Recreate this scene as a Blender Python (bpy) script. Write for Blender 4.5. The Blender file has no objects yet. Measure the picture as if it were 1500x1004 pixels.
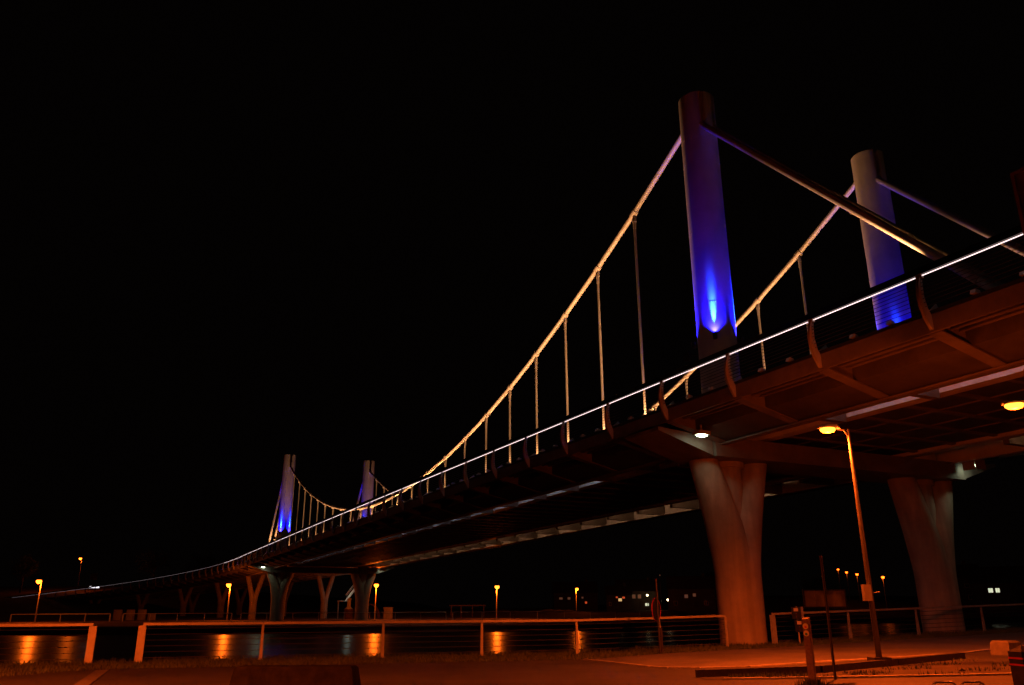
import bpy, math, random
from mathutils import Vector, Matrix
random.seed(7)
R = math.radians
scn = bpy.context.scene
col = scn.collection

# ------------------------------------------------------------------ camera, sky, exposure
cam = bpy.data.cameras.new('camera')
cam.sensor_width = 36.0
cam.lens = 28.44
cam.clip_start, cam.clip_end = 0.1, 3000
camo = bpy.data.objects.new('camera', cam)
col.objects.link(camo)
camo.matrix_world = (Matrix.Translation((0, 0, 1.613)) @ Matrix.Rotation(R(90 + 18.30), 4, 'X')
                     @ Matrix.Rotation(R(-0.30), 4, 'Z'))
scn.camera = camo

world = bpy.data.worlds.new('World')
scn.world = world
world.use_nodes = True
bg = world.node_tree.nodes['Background']
bg.inputs['Color'].default_value = (1.0, 0.62, 0.55, 1)      # moonless, faintly light-polluted night
bg.inputs['Strength'].default_value = 0.0008

scn.view_settings.view_transform = 'Standard'
scn.view_settings.look = 'None'
scn.view_settings.exposure = 0.0
scn.view_settings.gamma = 1.0
scn.cycles.use_denoising = True
scn.cycles.sample_clamp_indirect = 4.0
scn.cycles.max_bounces = 6
scn.cycles.caustics_reflective = False
scn.cycles.caustics_refractive = False

# light colours and powers
SODIUM = (1.0, 0.092, 0.006)
WARM = (1.0, 0.43, 0.155)
BLUE = (0.004, 0.003, 1.0)
BLUE_CORE = (0.006, 0.035, 1.0)
P_STREET = 7500.0
P_HANGER = 1700.0
P_BLUE = 2300.0
P_FLOOD = 11.0

# ------------------------------------------------------------------ materials
def mat(name, base, rough=0.6, metal=0.0, var=0.25, scale=3.0, bump=0.0, bscale=40.0, base2=None, spec=0.5, speck=0.0, streak=0.0):
    m = bpy.data.materials.new(name)
    m.use_nodes = True
    nt = m.node_tree
    b = nt.nodes['Principled BSDF']
    tc = nt.nodes.new('ShaderNodeTexCoord')
    nz = nt.nodes.new('ShaderNodeTexNoise')
    nz.inputs['Scale'].default_value = scale
    nz.inputs['Detail'].default_value = 8
    nz.inputs['Roughness'].default_value = 0.65
    nt.links.new(tc.outputs['Object'], nz.inputs['Vector'])
    rp = nt.nodes.new('ShaderNodeValToRGB')
    rp.color_ramp.elements[0].position = 0.32
    rp.color_ramp.elements[1].position = 0.70
    lo = base2 or tuple(c * (1 - var) for c in base)
    hi = tuple(min(1, c * (1 + var * 0.6)) for c in base)
    rp.color_ramp.elements[0].color = (*lo, 1)
    rp.color_ramp.elements[1].color = (*hi, 1)
    nt.links.new(nz.outputs['Fac'], rp.inputs['Fac'])
    out = rp.outputs['Color']
    for amt, sc in ((speck, (34, 34, 34)), (streak, (2.6, 2.6, 0.16))):
        if amt > 0:
            mp = nt.nodes.new('ShaderNodeMapping')
            mp.inputs['Scale'].default_value = sc
            n3 = nt.nodes.new('ShaderNodeTexNoise')
            n3.inputs['Scale'].default_value = 1.0
            n3.inputs['Detail'].default_value = 5
            nt.links.new(tc.outputs['Object'], mp.inputs['Vector'])
            nt.links.new(mp.outputs['Vector'], n3.inputs['Vector'])
            r3 = nt.nodes.new('ShaderNodeMapRange')
            r3.inputs['From Min'].default_value = 0.36
            r3.inputs['From Max'].default_value = 0.62
            r3.inputs['To Min'].default_value = 1 - amt
            r3.inputs['To Max'].default_value = 1 + amt * 0.3
            nt.links.new(n3.outputs['Fac'], r3.inputs['Value'])
            mx = nt.nodes.new('ShaderNodeVectorMath')
            mx.operation = 'SCALE'
            nt.links.new(out, mx.inputs[0])
            nt.links.new(r3.outputs['Result'], mx.inputs['Scale'])
            out = mx.outputs['Vector']
    nt.links.new(out, b.inputs['Base Color'])
    b.inputs['Roughness'].default_value = rough
    b.inputs['Metallic'].default_value = metal
    b.inputs['Specular IOR Level'].default_value = spec
    if bump > 0:
        n2 = nt.nodes.new('ShaderNodeTexNoise')
        n2.inputs['Scale'].default_value = bscale
        n2.inputs['Detail'].default_value = 5
        nt.links.new(tc.outputs['Object'], n2.inputs['Vector'])
        bp = nt.nodes.new('ShaderNodeBump')
        bp.inputs['Strength'].default_value = bump
        bp.inputs['Distance'].default_value = 0.02
        nt.links.new(n2.outputs['Fac'], bp.inputs['Height'])
        nt.links.new(bp.outputs['Normal'], b.inputs['Normal'])
    return m

def emit(name, colr, strength):
    m = bpy.data.materials.new(name)
    m.use_nodes = True
    b = m.node_tree.nodes['Principled BSDF']
    b.inputs['Base Color'].default_value = (*colr, 1)
    b.inputs['Emission Color'].default_value = (*colr, 1)
    b.inputs['Emission Strength'].default_value = strength
    return m

M = {}
M['steel_pale'] = mat('steel_pale', (0.56, 0.52, 0.47), 0.45, 0.0, 0.12, 1.2)
M['steel_grey'] = mat('steel_grey', (0.36, 0.34, 0.32), 0.5, 0.0, 0.25, 1.5)
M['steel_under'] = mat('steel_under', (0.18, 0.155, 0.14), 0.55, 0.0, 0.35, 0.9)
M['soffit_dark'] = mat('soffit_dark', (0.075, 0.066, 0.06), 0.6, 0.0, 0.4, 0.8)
M['steel_dark'] = mat('steel_dark', (0.035, 0.033, 0.032), 0.45, 0.3, 0.3, 3)
M['web_white'] = mat('web_white', (0.66, 0.63, 0.64), 0.5, 0.0, 0.22, 0.8)
M['deck'] = mat('deck', (0.10, 0.095, 0.09), 0.8, 0.0, 0.35, 1.0)
M['concrete'] = mat('concrete', (0.44, 0.38, 0.31), 0.75, 0.0, 0.22, 0.9, 0.25, 14, streak=0.22)
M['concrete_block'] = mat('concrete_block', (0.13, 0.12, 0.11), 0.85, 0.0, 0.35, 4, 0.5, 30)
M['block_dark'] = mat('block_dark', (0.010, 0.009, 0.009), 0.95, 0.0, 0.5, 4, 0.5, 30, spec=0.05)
M['asphalt'] = mat('asphalt', (0.048, 0.046, 0.044), 0.8, 0.0, 0.5, 0.45, 0.6, 70, speck=0.5)
M['path'] = mat('path', (0.13, 0.12, 0.11), 0.8, 0.0, 0.4, 0.5, 0.5, 60, speck=0.4)
M['kerb'] = mat('kerb', (0.30, 0.28, 0.26), 0.8, 0.0, 0.35, 3, 0.4, 40)
M['soil'] = mat('soil', (0.032, 0.026, 0.02), 0.95, 0.0, 0.6, 2.2, 0.9, 25)
M['bank'] = mat('bank', (0.05, 0.05, 0.03), 0.95, 0.0, 0.6, 0.6, 0.9, 12)
M['earth'] = mat('earth', (0.16, 0.11, 0.075), 0.95, 0.0, 0.55, 0.35, 0.9, 3)
M['grass'] = mat('grass', (0.07, 0.095, 0.03), 0.8, 0.0, 0.5, 1.3)
M['leaf'] = mat('leaf', (0.045, 0.07, 0.025), 0.7, 0.0, 0.5, 0.8)
M['bark'] = mat('bark', (0.09, 0.07, 0.05), 0.9, 0.0, 0.5, 6)
M['galv'] = mat('galv', (0.50, 0.49, 0.47), 0.42, 0.35, 0.2, 5)
M['galv_far'] = mat('galv_far', (0.62, 0.62, 0.60), 0.5, 0.0, 0.15, 5)
M['pole'] = mat('pole', (0.065, 0.06, 0.057), 0.5, 0.2, 0.3, 4)
M['wood'] = mat('wood', (0.17, 0.11, 0.07), 0.8, 0.0, 0.45, 9, 0.5, 50)
M['timber_dark'] = mat('timber_dark', (0.03, 0.024, 0.02), 0.9, 0.0, 0.5, 7, 0.6, 40)
M['sign_back'] = mat('sign_back', (0.30, 0.27, 0.25), 0.6, 0.2, 0.3, 4)
M['sign_dark'] = mat('sign_dark', (0.012, 0.014, 0.02), 0.5, 0.0, 0.3, 6)
M['sign_white'] = mat('sign_white', (0.62, 0.60, 0.56), 0.5, 0.0, 0.15, 8)
M['sign_red'] = mat('sign_red', (0.55, 0.03, 0.02), 0.4, 0.0, 0.2, 8)
M['sign_green'] = mat('sign_green', (0.03, 0.22, 0.09), 0.5, 0.0, 0.2, 8)
M['rust'] = mat('rust', (0.13, 0.06, 0.035), 0.85, 0.0, 0.5, 2.5)
M['house_wall'] = mat('house_wall', (0.10, 0.08, 0.065), 0.85, 0.0, 0.3, 1)
M['house_roof'] = mat('house_roof', (0.08, 0.05, 0.04), 0.85, 0.0, 0.3, 1)
M['glass_dark'] = mat('glass_dark', (0.015, 0.016, 0.02), 0.12, 0.0, 0.2, 2)
M['sodium_lens'] = emit('sodium_lens', (1.0, 0.20, 0.012), 8)
M['sodium_lens_near'] = emit('sodium_lens_near', (1.0, 0.26, 0.02), 7)
M['sodium_lens_red'] = emit('sodium_lens_red', (1.0, 0.10, 0.005), 9)
M['white_lens'] = emit('white_lens', (0.88, 1.0, 0.66), 14)
M['white_lamp'] = emit('white_lamp', (1.0, 0.80, 0.42), 12)
M['blue_lens'] = emit('blue_lens', (0.1, 0.2, 1.0), 4)
M['warm_lens'] = emit('warm_lens', (1.0, 0.6, 0.25), 4)
M['led'] = emit('led', (1.0, 0.76, 0.75), 1.9)
M['slot_fill_glow'] = emit('slot_fill_glow', (1.0, 0.86, 0.95), 6.5)  # glow of the fill strips added inside the deck slots
M['slot_fill_glow_warm'] = emit('slot_fill_glow_warm', (1.0, 0.48, 0.22), 9)  # warmer fill glow added in the far slot
M['rail_glow_dim'] = emit('rail_glow_dim', (1.0, 0.80, 0.84), 0.3)  # faint glow given to the far rail past the bright strip
M['led_sign'] = emit('led_sign', (0.95, 0.9, 1.0), 2.4)
M['win_warm'] = emit('win_warm', (1.0, 0.62, 0.24), 0.7)
M['win_dim'] = emit('win_dim', (1.0, 0.45, 0.25), 0.07)
M['win_white'] = emit('win_white', (0.95, 1.0, 0.68), 0.8)
M['win_red'] = emit('win_red', (1.0, 0.12, 0.03), 0.6)

def water_material():
    m = bpy.data.materials.new('water')
    m.use_nodes = True
    nt = m.node_tree
    b = nt.nodes['Principled BSDF']
    b.inputs['Base Color'].default_value = (0.004, 0.005, 0.005, 1)
    b.inputs['Roughness'].default_value = 0.265
    b.inputs['IOR'].default_value = 1.33
    tc = nt.nodes.new('ShaderNodeTexCoord')
    mp = nt.nodes.new('ShaderNodeMapping')
    mp.inputs['Scale'].default_value = (0.12, 0.9, 1)
    nz = nt.nodes.new('ShaderNodeTexNoise')
    nz.inputs['Scale'].default_value = 1.0
    nz.inputs['Detail'].default_value = 4
    bp = nt.nodes.new('ShaderNodeBump')
    bp.inputs['Strength'].default_value = 0.10
    bp.inputs['Distance'].default_value = 0.05
    nt.links.new(tc.outputs['Object'], mp.inputs['Vector'])
    nt.links.new(mp.outputs['Vector'], nz.inputs['Vector'])
    nt.links.new(nz.outputs['Fac'], bp.inputs['Height'])
    nt.links.new(bp.outputs['Normal'], b.inputs['Normal'])
    return m
M['water'] = water_material()

# ------------------------------------------------------------------ helpers
class MB:
    def __init__(self):
        self.v, self.f = [], []
    def add(self, vs, fs):
        o = len(self.v)
        self.v += [tuple(p) for p in vs]
        self.f += [tuple(i + o for i in f) for f in fs]
        return self
    def box(self, c, d, rz=0.0, rot=None):
        hx, hy, hz = d[0] / 2, d[1] / 2, d[2] / 2
        m = rot if rot is not None else Matrix.Rotation(rz, 3, 'Z')
        vs = [Vector(c) + m @ Vector((sx * hx, sy * hy, sz * hz)) for sz in (-1, 1) for sx, sy in ((-1, -1), (1, -1), (1, 1), (-1, 1))]
        return self.add(vs, [(3, 2, 1, 0), (4, 5, 6, 7), (0, 1, 5, 4), (1, 2, 6, 5), (2, 3, 7, 6), (3, 0, 4, 7)])
    def beam(self, a, b, w, h):
        """bar of width w, height h from a to b"""
        a, b = Vector(a), Vector(b)
        d = (b - a).normalized()
        up = Vector((0, 0, 1)) if abs(d.z) < 0.95 else Vector((0, 1, 0))
        s = d.cross(up).normalized()
        t = s.cross(d)
        vs = [p + s * x * w / 2 + t * y * h / 2 for p in (a, b) for x, y in ((-1, -1), (1, -1), (1, 1), (-1, 1))]
        return self.add(vs, [(0, 1, 2, 3), (7, 6, 5, 4), (0, 4, 5, 1), (1, 5, 6, 2), (2, 6, 7, 3), (3, 7, 4, 0)])
    def rings(self, rings, cap=True):
        n = len(rings[0])
        vs = [p for r in rings for p in r]
        fs = []
        for i in range(len(rings) - 1):
            for k in range(n):
                a, b = i * n + k, i * n + (k + 1) % n
                fs.append((a, b, b + n, a + n))
        if cap:
            fs.append(tuple(range(n - 1, -1, -1)))
            fs.append(tuple((len(rings) - 1) * n + k for k in range(n)))
        return self.add(vs, fs)
    def tube(self, pts, rad, seg=10):
        pts = [Vector(p) for p in pts]
        if not hasattr(rad, '__len__'):
            rad = [rad] * len(pts)
        rs = []
        for i, p in enumerate(pts):
            d = (pts[min(i + 1, len(pts) - 1)] - pts[max(i - 1, 0)]).normalized()
            up = Vector((0, 0, 1)) if abs(d.z) < 0.92 else Vector((1, 0, 0))
            s = d.cross(up).normalized()
            t = s.cross(d)
            rs.append([p + (s * math.cos(2 * math.pi * k / seg) + t * math.sin(2 * math.pi * k / seg)) * rad[i] for k in range(seg)])
        return self.rings(rs)
    def prism(self, poly, origin, ax, ay, az, thick):
        """polygon (x,y) in the plane ax,ay extruded by thick along az, centred"""
        o, ax, ay, az = Vector(origin), Vector(ax), Vector(ay), Vector(az)
        n = len(poly)
        vs = [o + ax * x + ay * y + az * t for t in (-thick / 2, thick / 2) for x, y in poly]
        fs = [tuple(range(n - 1, -1, -1)), tuple(range(n, 2 * n))]
        fs += [(k, (k + 1) % n, (k + 1) % n + n, k + n) for k in range(n)]
        return self.add(vs, fs)
    def lathe(self, prof, c=(0, 0, 0), seg=24):
        return self.rings([[(c[0] + r * math.cos(2 * math.pi * k / seg), c[1] + r * math.sin(2 * math.pi * k / seg), c[2] + z) for k in range(seg)] for r, z in prof])
    def mesh(self, name, m, smooth=True):
        me = bpy.data.meshes.new(name)
        me.from_pydata([tuple(p) for p in self.v], [], self.f)
        me.materials.append(m)
        if smooth:
            me.shade_smooth()
            me.set_sharp_from_angle(angle=R(35))
        me.update()
        return me
    def build(self, name, m, parent=None, smooth=True):
        return link(name, self.mesh(name, m, smooth), parent)

def link(name, data, parent=None, loc=None, rz=None):
    o = bpy.data.objects.new(name, data)
    col.objects.link(o)
    if parent is not None:
        o.parent = parent
    if loc is not None:
        o.location = loc
    if rz is not None:
        o.rotation_euler = (0, 0, rz)
    return o
def tag(o, label, cat, group=None):
    o['label'] = label
    o['category'] = cat
    if group:
        o['group'] = group
    return o
def struct(o):
    o['kind'] = 'structure'
    return o
def thing(name, label, cat, loc=(0, 0, 0), rz=0.0, group=None):
    return tag(link(name, None, None, loc, rz), label, cat, group)
def copy_tree(o, parent=None):
    c = o.copy()
    col.objects.link(c)
    c.parent = parent
    for ch in list(o.children):
        copy_tree(ch, c)
    return c
def lamp(name, kind, loc, power, colr, parent=None, target=None, size=None, blend=1.0, radius=0.05):
    d = bpy.data.lights.new(name, kind)
    d.energy = power
    d.color = colr
    d.shadow_soft_size = radius
    if kind == 'SPOT':
        d.spot_size = size
        d.spot_blend = blend
    o = link(name, d, parent, loc)
    if target is not None:
        o.rotation_euler = Vector(target).to_track_quat('-Z', 'Y').to_euler()
    return o
def interp(x, tab):
    if x <= tab[0][0]:
        return tab[0][1]
    for (x0, y0), (x1, y1) in zip(tab, tab[1:]):
        if x <= x1:
            return y0 + (y1 - y0) * (x - x0) / (x1 - x0)
    return tab[-1][1]

# ------------------------------------------------------------------ ground levels
def zg(x):
    return 0.024 * max(0.0, min(x, 60) - 3.5)
FENCE = [(-200, -10), (-60, 16), (-30, 24.6), (-16.6, 28.0), (-14.1, 28.75), (-12.64, 29.2), (-8.8, 30.3), (-4.7, 31.3), (-1.19, 32.2), (2.46, 33.5), (5.9, 34.7), (8.9, 35.4), (10.8, 36.2), (15, 38.3), (19, 40.3), (23.2, 42.3), (26.8, 44.0), (60, 60), (200, 128)]
PATH_HI = [(-200, -14), (-60, 11), (-13.6, 23.1), (-12.4, 25.6), (-8, 26.8), (-1.2, 28.5), (2.4, 29.3), (4.4, 31.2), (6.4, 32.4), (10.4, 33.8), (14.7, 36.0), (22.7, 39.9), (27, 41.9), (60, 57), (200, 124)]
KERB_LO = [(2.4, 29.2), (3.0, 28.0), (3.5, 26.7), (4.0, 25.3), (4.4, 24.6), (5.2, 24.2), (6.5, 24.1), (8.8, 25.1), (11.5, 26.0), (14, 27.0), (16.5, 29.0), (27, 35), (60, 52), (200, 118)]
TIMBER = [(4.46, 21.3), (7.5, 21.4), (12.8, 24.7)]
LOWKERB = [(4.0, 20.9), (4.9, 20.4), (8, 19.8), (11.0, 19.4), (14.5, 20.2)]

XS = sorted(set([-200, -150, -110, -80, -60, -45, -35] + [round(-30 + 0.5 * i, 2) for i in range(141)] + [45, 52, 60, 80, 110, 150, 200] + [2.4, 4.4, 12.8]))
def sheet(name, m, ylo, yhi, dz, x0, x1, rows=6):
    b = MB()
    xs = [x for x in XS if x0 <= x <= x1]
    vs, fs = [], []
    for x in xs:
        a, c = ylo(x), yhi(x)
        for j in range(rows + 1):
            vs.append((x, a + (c - a) * j / rows, zg(x) + dz))
    n = rows + 1
    for i in range(len(xs) - 1):
        for j in range(rows):
            k = i * n + j
            fs.append((k, k + n, k + n + 1, k + 1))
    return struct(b.add(vs, fs).build(name, m, None, False))

def build_near_bank():
    b = MB()
    vs, fs = [], []
    offs = [(5.0, -2.4), (3.4, -1.5), (2.2, -0.75), (1.3, -0.12), (0.7, 0.0)]
    for x in XS:
        y = interp(x, FENCE)
        for o, z in offs:
            vs.append((x, y + o, zg(x) + z + 0.06 * math.sin(x * 2.1 + o * 3) * (1 if o > 1 else 0)))
        for j in range(1, 9):
            vs.append((x, y + 0.7 - (y + 80) * (j / 8) ** 2, zg(x)))
    n = len(offs) + 8
    for i in range(len(XS) - 1):
        for j in range(n - 1):
            k = i * n + j
            fs.append((k + 1, k + n + 1, k + n, k))
    struct(b.add(vs, fs).build('near_bank', M['bank'], None, True))
build_near_bank()
road = sheet('road', M['asphalt'], lambda x: -70, lambda x: interp(x, PATH_HI) if x <= 2.4 else interp(x, KERB_LO) + 0.05, 0.006, -200, 200, 14)
sheet('cycle_path', M['path'], lambda x: interp(x, KERB_LO), lambda x: interp(x, PATH_HI), 0.012, 2.4, 200, 4)
sheet('soil_island', M['soil'], lambda x: interp(x, LOWKERB), lambda x: interp(x, TIMBER), 0.018, 4.5, 12.8, 5)

# water
struct(MB().add([(-900, -60, -1.0), (900, -60, -1.0), (900, 420, -1.0), (-900, 420, -1.0)], [(0, 1, 2, 3)]).build('river', M['water'], None, False))

# far bank
QUAY = [(-900, 112), (-200, 109), (-60, 107), (-17, 108), (-2, 113), (15, 128), (60, 152), (150, 200), (900, 560)]
def zfar(x, y):
    d = y - interp(x, QUAY)
    z = -0.25 + 0.5 * min(1, max(0, (d - 2) / 16))
    if d > 40:
        z += min(1, (d - 40) / 130) * (2.0 + 4.5 * min(1, max(0, (x - 30) / 70)) + 7.5 * min(1, max(0, (-x - 78) / 34)))
    # heaps of earth beside the far lamps
    for cx, cy, r, h in HEAPS:
        q = ((x - cx) / r) ** 2 + ((y - cy) / (r * 0.7)) ** 2
        z += h * math.exp(-q * 1.6)
    return z
HEAPS = [(30, 172, 6, 1.6), (38, 178, 6, 1.3), (20, 178, 6, 0.9), (8, 186, 7, 1.2), (-2, 190, 6, 0.9), (47, 182, 6, 1.0), (14, 184, 4, 0.8)]
def build_far_bank():
    xs = [-900, -600, -400, -300, -250, -220, -190] + [-170 + 2.0 * i for i in range(156)] + [150, 170, 200, 260, 350, 500, 900]
    ds = [0, 0.02, 1.2, 4, 8, 12, 18, 26, 34, 40] + [44 + 3 * i for i in range(24)] + [122, 134, 148, 170, 210, 280, 420, 900]
    vs, fs = [], []
    for x in xs:
        q = interp(x, QUAY)
        for j, d in enumerate(ds):
            vs.append((x, q + d, -2.2 if j == 0 else zfar(x, q + d)))
    n = len(ds)
    for i in range(len(xs) - 1):
        for j in range(n - 1):
            k = i * n + j
            fs.append((k, k + n, k + n + 1, k + 1))
    struct(MB().add(vs, fs).build('far_bank', M['earth'], None, True))
build_far_bank()
# pale coping along the far quay
b = MB()
qx = [-130 + 5 * i for i in range(33)]
for x0, x1 in zip(qx, qx[1:]):
    b.beam((x0, interp(x0, QUAY) - 0.05, -0.2), (x1, interp(x1, QUAY) - 0.05, -0.2), 0.7, 0.22)
struct(b.build('quay_coping', M['concrete'], None, False))

# ------------------------------------------------------------------ the bridge
# local frame: x = across (u, towards the far pylon row), y = along the span (s), z = height
L, WD, DP, P0, DQ, Q0 = 101.837, 13.011, 4.263, -14.30, 4.13, 6.168
S1, RC = L + 10, 180.0
def zr(s):
    if s <= L:
        return 10.960 - 0.0056355 * s - 2.465e-5 * s * s
    t = s - L
    return zr(L) + (-0.0056355 - 2 * 2.465e-5 * L) * t - 0.0002 * t * t
def bp(s, u, z=0.0):
    """bridge point: z is measured from the handrail line"""
    if s <= S1:
        return Vector((u, s, zr(s) + z))
    a = (s - S1) / RC
    return Vector((-RC + (RC + u) * math.cos(a), S1 + (RC + u) * math.sin(a), zr(s) + z))
def heading(s):
    return 0.0 if s <= S1 else (s - S1) / RC
S_BEG, S_END = -56.93, L + 165
bridge = thing('suspension_bridge', 'long suspension bridge with four round blue-lit pylons and a glowing handrail over the river', 'bridge', (9.958, 37.27, 0), R(26.548))

stations = []
s = S_BEG
while s < S_END:
    stations.append(s)
    s += DP if s < S1 else DP
def sweep(name, profile, m, parent=bridge, closed=True, ss=None, smooth=False):
    ss = ss or stations
    return MB().rings([[bp(s, u, z) for u, z in profile] for s in ss]).build(name, m, parent, smooth)
def rect(u0, u1, z0, z1):
    return [(u0, z0), (u1, z0), (u1, z1), (u0, z1)]

def side(mir):
    """one footway: mir=False near the viewer's row of pylons, True for the other row"""
    X = (lambda u: WD - u) if mir else (lambda u: u)
    def prof(p):
        q = [(X(u), z) for u, z in p]
        return q[::-1] if mir else q
    sweep('footway_plate', prof(rect(-4.34, -1.35, -1.29, -1.17)), M['deck'])
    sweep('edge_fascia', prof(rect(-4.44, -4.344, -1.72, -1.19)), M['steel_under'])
    sweep('edge_kerb', prof(rect(-4.42, -4.26, -1.165, -1.06)), M['steel_dark'])
    for u in (-4.02, -3.62, -3.22):
        sweep('stringer', prof([(u - .07, -1.56), (u + .07, -1.56), (u + .07, -1.52), (u + .02, -1.52), (u + .02, -1.295), (u - .02, -1.295), (u - .02, -1.52), (u - .07, -1.52)]), M['steel_under'])
    zb = -2.12 if mir else -2.46
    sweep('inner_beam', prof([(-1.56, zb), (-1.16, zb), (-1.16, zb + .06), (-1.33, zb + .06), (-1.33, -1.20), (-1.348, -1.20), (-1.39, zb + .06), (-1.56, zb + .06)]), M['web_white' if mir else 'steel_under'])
    if not mir:
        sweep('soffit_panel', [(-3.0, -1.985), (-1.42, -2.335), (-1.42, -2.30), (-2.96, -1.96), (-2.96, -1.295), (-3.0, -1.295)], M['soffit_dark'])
    sweep('girder', prof(rect(1.28, 1.95, -1.93, -1.12)), M['web_white'])
    sweep('slot_light_baffle', prof(rect(-1.325, 1.27, -1.10, -1.06)), M['deck'])  # added plate, keeps the slot fill light off the pylons above
    sweep('handrail', prof([(-4.67, 0.045), (-4.60, 0.035), (-4.42, 0.32), (-4.47, 0.36)]), M['steel_dark'])
    sweep('handrail_light_strip', prof(rect(-4.628, -4.602, -0.004, 0.016)), M['led'], ss=[q for q in stations if q < L + 27])
    sweep('glowing_rail_tube', prof(rect(-4.628, -4.602, -0.004, 0.016)), M['rail_glow_dim'], ss=[q for q in stations if q > L + 22.9])  # rail tube made to glow faintly where the bright strip stops
    sweep('slot_fill_strip', prof(rect(1.25, 1.276, -1.45, -1.35) if mir else rect(-1.322, -1.29, -1.62, -1.50)), M['slot_fill_glow_warm' if mir else 'slot_fill_glow'], ss=[q for q in stations if q < -4])  # added fill strips that brighten the slot webs, not known fittings
    sweep('slot_fill_strip', prof(rect(1.25, 1.276, -1.45, -1.35) if mir else rect(-1.322, -1.29, -1.62, -1.50)), M['slot_fill_glow_warm' if mir else 'slot_fill_glow'], ss=[q for q in stations if 9 < q < L - 6])
    for k in range(8):
        z = -0.11 - 0.125 * k
        MB().tube([bp(s, X(-4.62 - 0.10 * math.sin(math.pi * (k + 1) / 9)), z) for s in stations], 0.011, 5).build('wire', M['steel_dark'], bridge)
    # one of each, copied along the deck
    post = MB().prism([(-4.67, 0.03), (-4.79, -.28), (-4.86, -.62), (-4.83, -.98), (-4.72, -1.32), (-4.52, -1.66), (-4.445, -1.66), (-4.445, -1.22), (-4.55, -1.02), (-4.63, -.66), (-4.62, -.3), (-4.57, 0.03)], (0, 0, 0), (1, 0, 0), (0, 0, 1), (0, 1, 0), 0.10)
    xb = MB()
    xb.prism([(-4.34, -1.297), (-4.34, -1.70), (-1.41, zb + .08), (-1.41, -1.297)], (0, 0, 0), (1, 0, 0), (0, 0, 1), (0, 1, 0), 0.06)
    xb.prism([(-4.34, -1.70), (-4.34, -1.75), (-1.57, zb + .065), (-1.57, zb + .115)], (0, 0, 0), (1, 0, 0), (0, 0, 1), (0, 1, 0), 0.42)
    br = MB().prism([(-4.50, -1.03), (-4.20, -1.03), (-4.26, -0.93), (-4.44, -0.90)], (0, 0, 0), (1, 0, 0), (0, 0, 1), (0, 1, 0), 0.16)
    wd = MB().prism([(-4.44, -1.05), (-3.95, -1.05), (-4.10, -0.80), (-4.36, -1.00)], (0, 0, 0), (1, 0, 0), (0, 0, 1), (0, 1, 0), 0.05)
    st = MB().box((0, 0, -1.78), (2.5, 0.30, 0.70))
    clampb = MB().box((-4.62, 0, 0.0), (0.11, 0.2, 0.12))
    if mir:
        for q in (post, xb, br, wd, st, clampb):
            q.v = [(-x, y, z) for x, y, z in q.v]
            q.f = [f[::-1] for f in q.f]
    pm, xm, bm_, wm, sm, cm = (post.mesh('post', M['steel_grey']), xb.mesh('cross_beam', M['steel_under'], False), br.mesh('bracket', M['galv'], False),
                           wd.mesh('post_gusset', M['galv'], False), st.mesh('slot_strut', M['steel_under'], False), clampb.mesh('rail_clamp', M['galv'], False))
    for s in stations[:-1]:
        o = bp(s, WD if mir else 0.0)
        h = heading(s)
        p = link('post', pm, bridge, o, h)
        link('rail_clamp', cm, p)
        link('post_gusset', wm, p)
        link('cross_beam', xm, bridge, o, h)
        if not (-2.6 < s < 2.6 or L - 2.6 < s < L + 2.6):
            link('slot_strut', sm, bridge, o, h)
        if s < L + 20:
            for q in (1 / 3, 2 / 3):
                link('bracket', bm_, bridge, bp(s + DP * q, WD if mir else 0.0), h)
side(False)
side(True)
sweep('road_slab', rect(1.952, WD - 1.952, -1.36, -1.04), M['deck'])
cb = MB()
cb.box((WD / 2, 0, -1.80), (WD - 3.92, 0.22, 0.09))
cbm = cb.mesh('road_cross_beam', M['steel_under'], False)
s = S_BEG
while s < S_END - 1:
    link('road_cross_beam', cbm, bridge, bp(s, 0), heading(s))
    s += DP / 2
for u in (4.3, WD / 2, WD - 4.3):
    sweep('road_stringer', rect(u - .05, u + .05, -1.80, -1.753), M['steel_under'])
sweep('soffit_panel', rect(1.955, WD - 1.955, -1.75, -1.72), M['soffit_dark'])

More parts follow.
